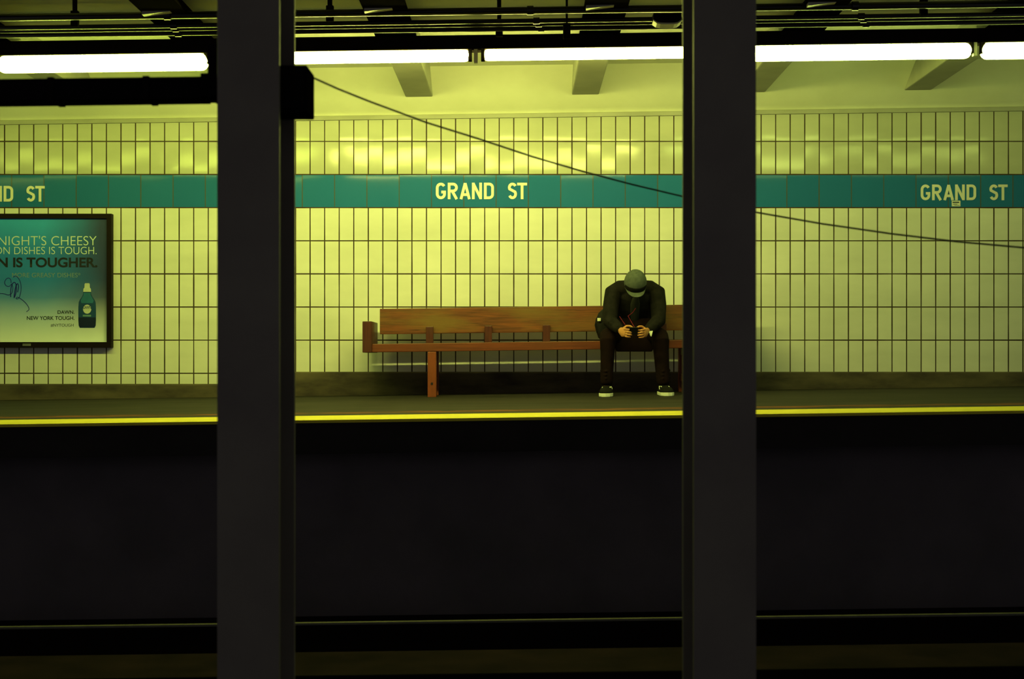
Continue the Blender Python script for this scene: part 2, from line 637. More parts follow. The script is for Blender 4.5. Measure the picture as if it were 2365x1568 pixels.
m.box(X(650, db - 0.01), X(703, db - 0.01), db - 0.012, db + 0.002, Z(251, db - 0.01), Z(157, db - 0.01))
m.build('cover_plate', M['black_steel'], o, bevel=0.003)

# ------------------------------------------------------------------ fluorescent lamps over the platform
DL = 10.55
GAPS = [-628, -52, 524, 1100, 1676, 2252, 2828]
m = MB(True)
m.box(X(-900, DL), X(3000, DL), DL - 0.15, DL + 0.13, 2.322, 2.392)
m.box(X(-900, DL), X(3000, DL), DL - 0.158, DL - 0.149, 2.290, 2.392)
rw = m.build('lamp_raceway', M['raceway'], bevel=0.006)
tag(rw, 'long dark metal raceway that the whole row of lamps hangs under', 'raceway')
names = ['fluorescent lamp out of frame at the far left',
         'glowing fluorescent lamp above the poster and the black tray',
         'glowing fluorescent lamp next to the column with the box, over the bench end',
         'glowing fluorescent lamp directly above the seated person',
         'glowing fluorescent lamp past the plain column, over the bare tiled wall',
         'glowing fluorescent lamp cut off by the frame edge, past the last bracket']
for i, (st, r) in enumerate(LAMPS):
    x0, x1 = X(LAMP_ENDS[i][0], DL), X(LAMP_ENDS[i][1], DL)
    zc = 2.318 - r
    xc = (x0 + x1) / 2
    o = empty('fluorescent_lamp', (xc, DL, 2.32 + S * xc), names[i], 'lamp', 'fluorescent lamps over the platform')
    mt = emitter('glowing_tube_%d' % i, LAMP_COL if i in (2, 3) else LAMP_COL_POSTER if i < 2 else LAMP_COL_SIDE, LAMP * st * 0.043 / r)
    m = MB(True)
    xs = [x0 + 0.03, x0 + (x1 - x0) * 0.33, x0 + (x1 - x0) * 0.67, x1 - 0.03]
    m.tube([(x, DL, zc) for x in xs], r, 20, side=(0, 0, 1))
    m.build('tube', mt, o, smooth=True)
    for s, xx in ((0, x0 - 0.006), (1, x1 + 0.006)):
        m = MB(True)
        xa, xb = (xx - 0.016, xx + 0.012) if s == 0 else (xx - 0.012, xx + 0.016)
        m.box(xa, xb, DL - 0.03, DL + 0.03, 2.318 - 0.085, 2.322)
        m.build('lamp_holder', M['raceway'], o, bevel=0.004)
for g in (1100, 2252):
    m = MB(True)
    x = X(g - 1, DL)
    m.box(x - 0.014, x + 0.014, DL - 0.02, DL + 0.02, 2.318 - 0.10, 2.322)
    b = m.build('lamp_bracket', M['bracket'], bevel=0.003)
    where = {1100: 'small pale bracket between the two middle lamps', 2252: 'small pale bracket between the two rightmost lamps'}[g]
    tag(b, where, 'bracket', 'brackets between lamps')

# ------------------------------------------------------------------ conduits and hangers under the girders
def pipe(yc, d, r, label, name='conduit_pipe'):
    z = (VY - yc) / F * d
    o = empty(name, (0, d, z), label, 'pipe', 'conduits above the lamps')
    m = MB(True)
    n = 14
    prof = [(d + r * math.cos(2 * math.pi * k / n), z + r * math.sin(2 * math.pi * k / n)) for k in range(n)]
    m.prism_x(prof, X(-900, d), X(3300, d), seg=2)
    m.build('pipe_run', M['pipe'], o, smooth=True)
    for k, px in enumerate((372, 1210, 1960)):
        m = MB(True)
        x = X(px + (yc * 0.6), d)
        n2 = 14
        rr = r + 0.007
        prof = [(d + rr * math.cos(2 * math.pi * k / n2), z + rr * math.sin(2 * math.pi * k / n2)) for k in range(n2)]
        m.prism_x(prof, x - 0.022, x + 0.022)
        m.build('coupling', M['pipe'], o, smooth=False)
    return o, z

pipe(24.5, 9.80, 0.0245, 'topmost dark conduit running the whole width above the lamps')
pipe(48.5, 10.00, 0.0165, 'middle thin dark conduit running the whole width above the lamps')
pipe(57.0, 10.08, 0.0120, 'thinnest dark conduit, just under the middle one')
pipe(66.5, 10.16, 0.0170, 'lowest dark conduit, just above the lamp raceway')

def hanger(px, d, w, label, ybot=92.0, blk=True):
    x = X(px, d)
    z0 = Z(ybot, d) - S * x
    o = empty('pipe_hanger', (x, d, ZS + S * x), label, 'hanger', 'hangers holding the conduits')
    m = MB(True)
    m.cyl((x, d, z0 + 0.002), (x, d, ZS + 0.01), w / 2, 10)
    m.build('rod', M['black_steel'], o, smooth=True)
    if blk:
        m = MB(True)
        m.box(x - 0.026, x + 0.026, d - 0.02, d + 0.02, z0, z0 + 0.11)
        m.build('clamp', M['black_steel'], o, bevel=0.005)
    return o

DH = 10.30
hanger(1309, 9.95, 0.016, 'tall thin black hanger rod left of the right hand girder', 90)
hanger(1153, 10.22, 0.030, 'stubby black hanger above the gap between middle lamps', 85)
hanger(762, 9.90, 0.034, 'black hanger nearest right of the left column', 50)
hanger(173, 9.90, 0.034, 'black hanger at upper left, far left of the left column', 62)
hanger(2133, 9.90, 0.034, 'black hanger at upper right, right of the plain column', 36)

# fitting with a bright curved underside near the plain column
dfx = 9.70
o = empty('conduit_fitting', (X(1538, dfx), dfx, Z(45, dfx)), 'dark conduit fitting with a bright curved underside beside the plain column', 'fitting')
m = MB()
xa, xb = X(1508, dfx), X(1572, dfx)
cx, hw = (xa + xb) / 2, (xb - xa) / 2
zt2 = Z(34, dfx)
zb2 = Z(58, dfx)
rings = []
for k in range(9):
    q = -1 + 2 * k / 8
    zb_ = zb2 + 0.022 * (abs(q) ** 5)
    x = cx + hw * q
    rings.append([(x, dfx - 0.05, zt2), (x, dfx + 0.05, zt2), (x, dfx + 0.05, zb_), (x, dfx - 0.05, zb_ + 0.004)])
m.loft(rings)
m.build('fitting_body', M['black_steel'], o)
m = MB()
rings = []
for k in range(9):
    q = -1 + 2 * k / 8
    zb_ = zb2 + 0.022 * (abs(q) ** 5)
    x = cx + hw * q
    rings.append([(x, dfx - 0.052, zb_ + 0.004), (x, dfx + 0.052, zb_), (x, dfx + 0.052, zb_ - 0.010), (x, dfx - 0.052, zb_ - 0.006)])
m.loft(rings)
m.build('pale_underside', M['bracket'], o)

# hanging cable
pts = [(710.5, 173, 4.84), (720, 178, 4.90), (780, 205, 4.95), (850, 233, 5.0), (985, 283, 5.1), (1110, 322, 5.2), (1230, 362, 5.3), (1350, 397, 5.4), (1460, 426, 5.45),
       (1570, 452, 5.5), (1750, 491, 5.5), (1900, 517, 5.45), (2060, 540, 5.4), (2210, 558, 5.3), (2365, 572, 5.2), (2520, 576, 5.0), (2638, 570, 4.8)]
m = MB()
m.tube([P(*p) for p in pts], 0.0034, 8, side=(0, 1, 0))
tag(m.build('hanging_cable', M['rubber'], smooth=True), 'thin black cable sagging from the junction box across the tiled wall', 'cable')


# ------------------------------------------------------------------ lettering
def stroke(mb, pts, hw, closed=False, to3=None, th=0.004):
    """flat ribbon along a 2d path, made solid"""
    n = len(pts)
    L, R = [], []
    for i in range(n):
        p = Vector(pts[i])
        if closed:
            a, b = Vector(pts[i - 1]), Vector(pts[(i + 1) % n])
        else:
            a, b = Vector(pts[max(i - 1, 0)]), Vector(pts[min(i + 1, n - 1)])
        t1 = (p - a); t2 = (b - p)
        if t1.length < 1e-9: t1 = t2
        if t2.length < 1e-9: t2 = t1
        t1.normalize(); t2.normalize()
        n1 = Vector((-t1.y, t1.x)); n2 = Vector((-t2.y, t2.x))
        mt = n1 + n2
        mt = mt.normalized() if mt.length > 1e-6 else n1
        k = hw / max(0.45, mt.dot(n1))
        L.append(p + mt * k); R.append(p - mt * k)
    fr = lambda q, off: mb.v(to3(q[0], q[1], off))
    Lf, Rf = [fr(q, th) for q in L], [fr(q, th) for q in R]
    Lb, Rb = [fr(q, 0) for q in L], [fr(q, 0) for q in R]
    rng = range(n) if closed else range(n - 1)
    for i in rng:
        j = (i + 1) % n
        mb.face([Lf[i], Lf[j], Rf[j], Rf[i]])
        mb.face([Lf[i], Lb[i], Lb[j], Lf[j]])
        mb.face([Rf[j], Rb[j], Rb[i], Rf[i]])
    if not closed:
        mb.face([Lf[0], Rf[0], Rb[0], Lb[0]])
        mb.face([Lf[-1], Lb[-1], Rb[-1], Rf[-1]])


def arc(cx, cy, rx, ry, a0, a1, n=10):
    return [(cx + rx * math.cos(math.radians(a0 + (a1 - a0) * k / n)), cy + ry * math.sin(math.radians(a0 + (a1 - a0) * k / n))) for k in range(n + 1)]


def grand_st():
    """centre lines of the letters in pixels of the sign above the bench, x from 0 to 210.6, y 0 (foot) to 38"""
    h = 3.15
    H = 38.0
    out = []
    # G
    l, r = 0 + h, 23.1 - h
    c = (l + r) / 2; w = (r - l) / 2
    out.append((arc(c, H - h - 9, w, 9, 28, 180) + arc(c, h + 9, w, 9, 180, 360) + [(r, 16.5), (c + 1, 16.5)], False))
    # R
    l, r = 27.5 + h, 50.7 - h
    out.append(([(l, 0), (l, H)], False))
    out.append(([(l, H - h)] + arc(r - 8, H - h - 8, 8, 8, 90, -90) + [(l, H - h - 16)], False))
    out.append(([(l + 7, H - h - 16), (r + 0.6, 0)], False))
    # A
    l, r = 54.8, 80.5
    c = (l + r) / 2
    out.append(([(l + h, 0), (c, H - 1)], False))
    out.append(([(r - h, 0), (c, H - 1)], False))
    out.append(([(l + 7, 10.5), (r - 7, 10.5)], False))
    # N
    l, r = 83.3 + h, 106.5 - h
    out.append(([(l, 0), (l, H)], False))
    out.append(([(r, 0), (r, H)], False))
    out.append(([(l, H - 2), (r, 2)], False))
    # D
    l, r = 111.0 + h, 134.1 - h
    out.append(([(l, h), (l, H - h)] + arc(r - 8, H - h - 8, 8, 8, 90, 0, 6) + arc(r - 8, h + 8, 8, 8, 0, -90, 6), True))
    # S
    l, r = 166.4 + h, 187.3 - h
    c = (l + r) / 2; w = (r - l) / 2
    out.append((arc(c, H - h - 8.0, w, 8.0, 25, 205, 10) + arc(c, h + 8.6, w, 8.6, 35, -155, 10), False))
    # T
    l, r = 187.7, 210.6
    c = (l + r) / 2
    out.append(([(l, H - h), (r, H - h)], False))
    out.append(([(c, 0), (c, H - h)], False))
    return out, h


def station_name(pxT_end, pyfoot, sc, label):
    dep = D - 0.001
    root = empty('station_name', (X(pxT_end - 105 * sc, D), D - 0.002, Z(pyfoot, D)), label, 'sign lettering', 'GRAND ST names on the teal band')
    paths, h = grand_st()
    def to3(u, v, off):
        return (X(pxT_end - (210.6 - u) * sc, D), dep - off, Z(pyfoot - v * sc, D))
    for rng in (paths[:-2], paths[-2:]):
        o = MB()
        for k, (p, c) in enumerate(rng):
            stroke(o, p, h, c, to3, 0.003 + 0.00025 * k)
        o.build('word_lettering', M['letter'], root)
    return root

station_name(1217.3, 460.0, 1.0, 'GRAND ST in pale letters on the teal band above the bench')
station_name(2327.0, 462.4, 0.953, 'GRAND ST in dim pale letters with a small sticker under it')
station_name(103.5, 465.6, 0.95, 'GRAND ST name above the poster, only ND ST showing')


def text_mesh(body, x0, x1, ytop, ybot, dep, name, mat, parent, bold=0.0, th=0.0008, shear=0.0):
    cu = bpy.data.curves.new('t', 'FONT')
    cu.body = body
    cu.size = 1.0
    cu.offset = bold
    cu.shear = shear
    ob = bpy.data.objects.new('t', cu)
    C.objects.link(ob)
    dg = bpy.context.evaluated_depsgraph_get()
    dg.update()
    me = bpy.data.meshes.new_from_object(ob.evaluated_get(dg))
    bpy.data.objects.remove(ob)
    xs = [v.co.x for v in me.vertices]; ys = [v.co.y for v in me.vertices]
    ax, bx_, ay, by = min(xs), max(xs), min(ys), max(ys)
    X0_, X1_, Zt, Zb = X(x0, dep), X(x1, dep), Z(ytop, dep), Z(ybot, dep)
    for v in me.vertices:
        u = (v.co.x - ax) / (bx_ - ax); w = (v.co.y - ay) / (by - ay)
        v.co = (X0_ + (X1_ - X0_) * u, dep, Zb + (Zt - Zb) * w)
    me.name = name
    return link(name, me, mat, parent)


# little sticker under the right hand name
ds = D - 0.002
o = empty('sticker', P(2208, 476, ds), 'small white sticker under the right hand GRAND ST name', 'sticker')
m = MB()
m.box(X(2198, ds), X(2218, ds), ds - 0.002, ds, Z(476.5, ds), Z(463.5, ds))
m.build('sticker_sheet', M['letter'], o)
m = MB()
for (a_, b_, c_, e_) in ((2200, 2215, 466, 468.6), (2201, 2211, 471, 472.2), (2204, 2216, 474, 474.8)):
    m.box(X(a_, ds), X(b_, ds), ds - 0.003, ds - 0.0022, Z(e_, ds), Z(c_, ds))
m.build('sticker_print', simple('sticker_ink', (0.03, 0.05, 0.08)), o)

# ------------------------------------------------------------------ advertising poster
dp = D - 0.045
def poster_material():
    n = N('printed_poster_sheet')
    sep = n.add('ShaderNodeSeparateXYZ')
    n.l(n.coord(), sep.inputs[0])
    ox, oz = POSTER_LOC.x, POSTER_LOC.z
    wx = n.math('ADD', sep.outputs[0], ox)
    wz = n.math('ADD', sep.outputs[2], oz)
    u = n.math('DIVIDE', n.math('SUBTRACT', wx, X(0, dp)), X(248, dp) - X(0, dp))         # 0..1 across the visible part
    v = n.math('DIVIDE', n.math('SUBTRACT', wz, Z(790, dp)), Z(505, dp) - Z(790, dp))     # 0..1 up
    wob = n.math('MULTIPLY_ADD', n.noise(n.coord(), 2.5, 3), 0.16, -0.08)
    uu = n.math('ADD', u, wob)
    teal = n.ramp(n.math('ADD', v, wob), [(0.0, (0.08, 0.26, 0.55)), (0.45, (0.028, 0.20, 0.62)), (0.72, (0.022, 0.20, 0.66)), (1.0, (0.035, 0.38, 0.98))])
    dark = (0.030, 0.050, 0.15)
    top = n.mix(n.ramp(uu, [(0.42, 0.0), (0.95, 1.0)]), teal, dark)
    pale = (0.86, 0.92, 0.98)
    bottom = n.ramp(n.math('ADD', v, n.math('MULTIPLY', wob, 0.3)), [(0.02, 1.0), (0.14, 0.62), (0.36, 0.06), (0.50, 0.0)])
    n.l(n.mix(bottom, top, pale), n.b.inputs['Base Color'])
    n.b.inputs['Roughness'].default_value = 0.45
    n.b.inputs['Specular IOR Level'].default_value = 0.25
    return n.m

POSTER_LOC = P(0, 803, D - 0.02)
po = empty('advertising_poster', POSTER_LOC, 'framed teal advertising poster with a dish soap bottle on the tiled wall', 'poster')
PX0 = -330
m = MB()
dfm = D - 0.052
def bar(x0, x1, y0, y1):
    m.box(X(x0, dp), X(x1, dp), dfm - 0.02, D - 0.001, Z(y1, dp), Z(y0, dp))
bar(PX0, 259, 494, 505); bar(PX0, 259, 790, 803); bar(248, 259, 505, 790); bar(PX0, PX0 + 11, 505, 790)
m.build('frame', simple('black_poster_frame', (0.012, 0.006, 0.006), (0.008, 0.005, 0.005), 0.6, 0.1), po, bevel=0.002)
m = MB()
m.box(X(PX0 + 5, dp), X(251, dp), dp, dp + 0.02, Z(793, dp), Z(502, dp))
m.build('sheet', poster_material(), po)
pale_ink = simple('pale_poster_ink', (0.70, 0.82, 0.80), (0.62, 0.74, 0.72), 0.5)
dark_ink = simple('dark_poster_ink', (0.010, 0.013, 0.022), (0.008, 0.01, 0.018), 0.5)
grey_ink = simple('grey_poster_ink', (0.07, 0.09, 0.14), (0.05, 0.07, 0.12), 0.5)
mid_ink = simple('faint_poster_ink', (0.20, 0.30, 0.36), (0.16, 0.25, 0.32), 0.5)
dt = dp - 0.002
text_mesh("NIGHT'S CHEESY", -4, 223, 544.5, 566.5, dt, 'headline_lettering', pale_ink, po, -0.012)
text_mesh("ON DISHES IS TOUGH.", -12, 223, 570, 587, dt, 'headline_lettering', pale_ink, po, -0.012)
text_mesh("N IS TOUGHER.", -5, 225, 594.5, 617.5, dt, 'slogan_lettering', dark_ink, po, 0.028)
text_mesh("MORE GREASY DISHES*", 28, 186, 629.6, 640.5, dt, 'small_print_lettering', mid_ink, po, 0.0)
text_mesh("DAWN.", 133, 172, 716.8, 724.8, dt, 'brand_line_lettering', dark_ink, po, 0.012)
text_mesh("NEW YORK TOUGH.", 62, 172, 730, 738.8, dt, 'brand_line_lettering', dark_ink, po, 0.012)
text_mesh("#NYTOUGH", 117, 170, 747.5, 755, dt, 'hashtag_lettering', grey_ink, po, 0.0)
# bottle picture printed on the sheet
def flat(name, pts, mat, off, parent):
    mm = MB()
    vs = [mm.v((X(x, dp), dp - off, Z(y, dp))) for x, y in pts]
    mm.face(vs)
    return mm.build(name, mat, parent)
bc = 201.5
half = [(5.5, 654), (6, 664), (8, 667), (8.5, 673), (9.5, 674), (9.5, 680), (12.5, 686), (17, 692), (19.5, 698), (20.3, 710), (20.4, 740), (19.6, 752), (17.0, 757)]
body = [(9.0, 674), (9.5, 680), (12.5, 686), (17, 692), (19.5, 698), (20.3, 710), (20.4, 740), (19.6, 752), (17.0, 757)]
bt_blue = simple('printed_bottle_blue', (0.012, 0.06, 0.17), (0.010, 0.045, 0.13), 0.4)
bt_dark = simple('printed_bottle_dark', (0.008, 0.018, 0.06), None, 0.4)
bt_cap = simple('printed_bottle_cap', (0.66, 0.70, 0.62), None, 0.4)
bo = flat('bottle_picture', [(bc - w, y) for w, y in body] + [(bc + w, y) for w, y in reversed(body)], bt_blue, 0.0022, po)
cp = [(4.5, 654), (6, 656), (6.2, 664), (8.6, 667), (9.0, 674)]
def flat2(name, pts, mat, off):
    return flat(name, pts, mat, off, bo)
flat2('bottle_cap', [(bc - w, y) for w, y in cp] + [(bc + w, y) for w, y in reversed(cp)], bt_cap, 0.0030)
flat2('bottle_shoulder', [(bc - 8, 676), (bc - 8, 681), (bc - 15, 694), (bc - 13, 700), (bc + 13, 700), (bc + 15, 694), (bc + 8, 681), (bc + 8, 676)],
      simple('printed_bottle_teal', (0.03, 0.17, 0.33), None, 0.4), 0.0028)
flat2('bottle_base', [(bc - 20, 733), (bc - 19.4, 751), (bc - 16.5, 756), (bc + 16.5, 756), (bc + 19.4, 751), (bc + 20, 733)], bt_dark, 0.0028)
flat2('bottle_label', [(bc + 9.5 * math.cos(q) + 0, 714 + 10.5 * math.sin(q)) for q in [2 * math.pi * k / 20 for k in range(20)]], bt_cap, 0.0032)
text_mesh("DAWN", bc - 9, bc + 9, 706, 713.5, dp - 0.0036, 'bottle_lettering', bt_blue, bo, 0.02)
flat2('bottle_label_strip', [(bc - 10, 727), (bc - 10, 731), (bc + 9, 731), (bc + 9, 727)], simple('printed_label_green', (0.16, 0.32, 0.34), None, 0.4), 0.0032)
# marker scrawl
ink = simple('blue_marker_ink', (0.010, 0.014, 0.30), (0.008, 0.012, 0.22), 0.5)
m = MB()
t3 = lambda u, v, off: (X(u, dp), dp - 0.0024 - off, Z(v, dp))
s1 = [(-2, 678), (8, 678), (20, 681), (28, 676), (30, 664), (27, 656), (22, 661), (15, 660), (11, 653), (14, 645), (20, 642), (25, 646), (26, 654)]
s2 = [(25, 686), (25, 670), (28, 657), (33, 652), (37, 656), (38, 668), (36, 680), (33, 687), (34, 676), (37, 661), (41, 655), (43, 662), (41, 675)]
s3 = [(30, 640), (38, 638), (46, 648), (49, 662), (48, 676), (44, 688), (38, 690), (40, 686), (48, 690), (57, 697), (65, 707), (67, 715), (61, 720)]
def spline(pp, k=5):
    out = []
    q = [pp[0]] + pp + [pp[-1]]
    for i in range(1, len(q) - 2):
        for j in range(k):
            t = j / k
            r = []
            for c in (0, 1):
                p0, p1, p2, p3 = q[i - 1][c], q[i][c], q[i + 1][c], q[i + 2][c]
                r.append(0.5 * (2 * p1 + (p2 - p0) * t + (2 * p0 - 5 * p1 + 4 * p2 - p3) * t * t + (3 * p1 - p0 - 3 * p2 + p3) * t ** 3))
            out.append(tuple(r))
    return out + [pp[-1]]
for s_, w_ in ((s1, 0.7), (s2, 1.0), (s3, 0.7)):
    stroke(m, spline(s_), w_, False, t3, 0.0005)
m.build('marker_scrawl', ink, po)
m = MB()
m.box(X(54, dfm), X(73, dfm), dfm - 0.0225, dfm - 0.0195, Z(799, dfm), Z(793.5, dfm))
m.build('frame_plate', simple('dull_frame_plate', (0.20, 0.20, 0.20), None, 0.5), po)

# ------------------------------------------------------------------ bench
bench = empty('platform_bench', (X(870, 12.6), 12.6, floor_z(X(870, 12.6), 12.6)), 'long varnished wooden bench against the tiled wall', 'bench')
df = 12.58
xl, xr = X(859, df), X(1722, df)
ZSEAT = 0.174
m = MB(True)
yb = 12.98
nb = 4
for k in range(nb):
    a_ = df + (yb - df) * k / nb
    b_ = df + (yb - df) * (k + 1) / nb - 0.006
    if k == 0:
        m.box(xl, xr, a_, b_, ZSEAT - 0.074, ZSEAT)
    else:
        m.box(xl, xr, a_, b_, ZSEAT - 0.045, ZSEAT)
m.build('seat', M['wood'], bench, bevel=0.006)
# back board
d1 = 12.877
m = MB(True)
m.box(X(877, d1), X(1716, d1), d1, d1 + 0.042, 0.2646, 0.496)
m.build('backrest', M['wood_back'], bench, bevel=0.007)
# end panels
for (pa, pb) in ((837.5, 859), (1722, 1743)):
    m = MB(True)
    m.box(X(pa, df), X(pb, df), df - 0.02, 13.08, 0.0985, 0.3745)
    m.build('end_panel', M['wood_dark'], bench, bevel=0.006)
# uprights that carry the back board
for px in (993, 1128, 1262, 1396, 1530, 1664):
    m = MB(True)
    w = 0.033
    x = X(px, d1)
    m.box(x - w, x + w, d1 - 0.05, d1 - 0.001, ZSEAT - 0.03, 0.328)
    m.build('back_upright', M['wood_dark'], bench, bevel=0.006)
# legs: front post, rear post and foot rail each
for (pa, pb) in ((987.5, 1007.5), (1578, 1598)):
    m = MB(True)
    x0, x1 = X(pa, df), X(pb, df)
    g = lambda y: ZW - T * (D - y)
    m.box(x0, x1, df + 0.0, df + 0.09, g(df) - 0.003, ZSEAT - 0.076)
    m.box(x0, x1, yb - 0.06, yb + 0.03, g(yb) - 0.003, ZSEAT - 0.047)
    m.box(x0 + 0.01, x1 - 0.01, df + 0.09, yb - 0.06, -0.20, -0.13)
    m.box(x0 + 0.01, x1 - 0.01, df + 0.09, yb - 0.06, 0.04, ZSEAT - 0.075)
    lg = m.build('leg', M['wood_leg'], bench, bevel=0.005)
    m = MB(True)
    c = P(997.5 + (pa - 987.5), 886, df)
    c.z -= S * c.x
    m.cyl((c.x, df - 0.004, c.z), (c.x, df + 0.01, c.z), 0.011, 14)
    m.build('bolt', M['bolt'], lg, smooth=False)

# ------------------------------------------------------------------ the seated person
skin = simple('skin', (0.60, 0.28, 0.11), (0.50, 0.21, 0.08), 0.55, 0.3, scale=14)
jacketm = simple('dark_jacket_cloth', (0.0165, 0.0145, 0.0155), (0.0065, 0.006, 0.0075), 0.9, 0.1, scale=18, bump=0.3)
trousm = simple('dark_maroon_trousers', (0.0105, 0.0036, 0.0055), (0.006, 0.0024, 0.0035), 0.9, 0.1, scale=18, bump=0.3)
capm = simple('grey_green_cap_cloth', (0.10, 0.118, 0.11), (0.070, 0.083, 0.08), 0.9, 0.1, scale=30, bump=0.2)
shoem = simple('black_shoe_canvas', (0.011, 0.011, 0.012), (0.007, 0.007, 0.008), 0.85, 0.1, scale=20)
solem = simple('white_rubber_sole', (0.85, 0.88, 0.80), (0.78, 0.80, 0.72), 0.6, 0.2, scale=12)
shirtm = simple('grey_shirt_cloth', (0.040, 0.042, 0.038), (0.028, 0.03, 0.026), 0.9, 0.1, scale=16)
hairm = simple('dark_hair', (0.03, 0.02, 0.015), None, 0.6, 0.3, scale=40)

xm = X(1467, 12.4)
fz = floor_z(xm, 12.4)
man = empty('person', (xm, 12.4, fz), 'person in dark jacket and grey cap hunched over a phone on the bench', 'person')

HC = P(1467.5, 653, 12.40)                       # head centre
t_up = Vector((0, -0.74, 0.67)).normalized()     # towards the crown
t_face = Vector((0, -0.67, -0.74)).normalized()  # where the face looks
t_x = Vector((1, 0, 0))
neck0 = P(1467, 668, 12.60)
pel = Vector((X(1466, 12.80), 12.80, 0.305))

sh = {-1: P(1416, 676, 12.60), 1: P(1517, 676, 12.60)}
el = {-1: P(1410, 742, 12.42), 1: P(1520, 741, 12.42)}
wr = {-1: P(1432, 762, 12.225), 1: P(1496, 763, 12.225)}
hip = {-1: Vector((X(1444, 12.80), 12.80, 0.292)), 1: Vector((X(1489, 12.80), 12.80, 0.292))}
kn = {-1: P(1404, 779, 12.37), 1: P(1525, 779, 12.37)}
an = {-1: Vector((X(1401, 12.34), 12.34, fz + 0.085)), 1: Vector((X(1532, 12.34), 12.34, fz + 0.085))}

# --- body: one continuous figure under the clothes
m = MB()
m.tube([pel + Vector((0, 0.0, 0.03)), pel + Vector((0, 0.01, 0.12)), P(1466, 712, 12.72), P(1466, 684, 12.63), neck0],
       [(0.14, 0.10), (0.125, 0.09), (0.13, 0.09), (0.11, 0.065), (0.05, 0.05)], 20, side=(1, 0, 0))
m.tube([neck0 + Vector((0, 0.02, -0.01)), (neck0 + HC) / 2, HC], [0.058, 0.052, 0.05], 14)
m.ellipsoid(HC + t_up * 0.012, t_x * 0.073, t_face * 0.092, t_up * 0.098)          # skull
m.ellipsoid(HC - t_up * 0.060 + t_face * 0.022, t_x * 0.056, t_face * 0.062, t_up * 0.066)  # jaw
m.tube([HC + t_face * 0.088 + t_up * 0.005, HC + t_face * 0.108 - t_up * 0.030], [0.007, 0.014], 10)   # nose
m.tube([HC + t_face * 0.080 - t_up * 0.062 - t_x * 0.022, HC + t_face * 0.086 - t_up * 0.062, HC + t_face * 0.080 - t_up * 0.062 + t_x * 0.022], 0.007, 8)  # lips
for s in (-1, 1):
    m.ellipsoid(HC + t_x * 0.075 * s - t_face * 0.006 - t_up * 0.015, t_x * 0.010, t_face * 0.018, t_up * 0.032)   # ear
    m.ellipsoid(HC + t_x * 0.030 * s + t_face * 0.078 - t_up * 0.004, t_x * 0.016, t_face * 0.012, t_up * 0.010)   # eye
    m.tube([sh[s] - Vector((s * 0.10, -0.02, 0.03)), sh[s] - Vector((0, -0.01, 0.01)), (sh[s] + el[s]) / 2, el[s], (el[s] * 0.4 + wr[s] * 0.6), wr[s]],
           [0.034, 0.040, 0.042, 0.040, 0.036, 0.027], 14)
    m.tube([pel + Vector((s * 0.05, 0, 0)), hip[s], (hip[s] + kn[s]) / 2, kn[s], kn[s] * 0.65 + an[s] * 0.35, an[s], an[s] - Vector((0, -0.02, 0.045))],
           [0.07, 0.075, 0.065, 0.050, 0.047, 0.034, 0.034], 14)
    m.tube([an[s] - Vector((0, -0.02, 0.045)), an[s] + Vector((s * 0.01, -0.10, -0.055)), an[s] + Vector((s * 0.015, -0.17, -0.062))], [0.032, 0.032, 0.022], 12)
    # palm
    w0 = wr[s]
    ix = Vector((-s, 0, 0))                      # towards the other hand
    pal = w0 + ix * 0.022 + Vector((0, -0.050, -0.022))
    kk = w0 + ix * 0.036 + Vector((0, -0.085, -0.024))
    m.tube([w0, w0 * 0.5 + pal * 0.5, pal, kk - Vector((0, -0.005, 0))], [(0.027, 0.021), (0.034, 0.017), (0.041, 0.016), (0.039, 0.014)], 14, side=(0.12, 0.15, 1))
    # four fingers, index on top, curling round the phone
    for k in range(4):
        up = 0.030 - 0.0195 * k
        ln = (0.92, 1.0, 0.95, 0.78)[k]
        b0 = kk + Vector((0, 0.004 * k, up))
        p1 = b0 + (ix * 0.020 + Vector((0, -0.028, -0.004 - 0.002 * k))) * ln
        p2 = p1 + (ix * 0.026 + Vector((0, -0.002, -0.003))) * ln
        p3 = p2 + (ix * 0.013 + Vector((0, 0.016, -0.001))) * ln
        m.tube([b0 - ix * 0.004 + Vector((0, 0.012, 0)), b0, p1, p2, p3], [0.0085, 0.0095, 0.0086, 0.0078, 0.0068], 10)
    # thumb from the upper side of the palm, laid over the phone
    tb = pal + Vector((0, 0.012, 0.034)) + ix * 0.006
    t1 = tb + ix * 0.026 + Vector((0, -0.012, 0.020))
    t2 = t1 + ix * 0.026 + Vector((0, -0.020, 0.000))
    t3_ = t2 + ix * 0.018 + Vector((0, -0.014, -0.010))
    m.tube([tb - Vector((0, -0.01, 0.012)), tb, t1, t2, t3_], [0.014, 0.0135, 0.0112, 0.0098, 0.0082], 10)
body_o = m.fused('body', skin, man, 0.0042, 3)

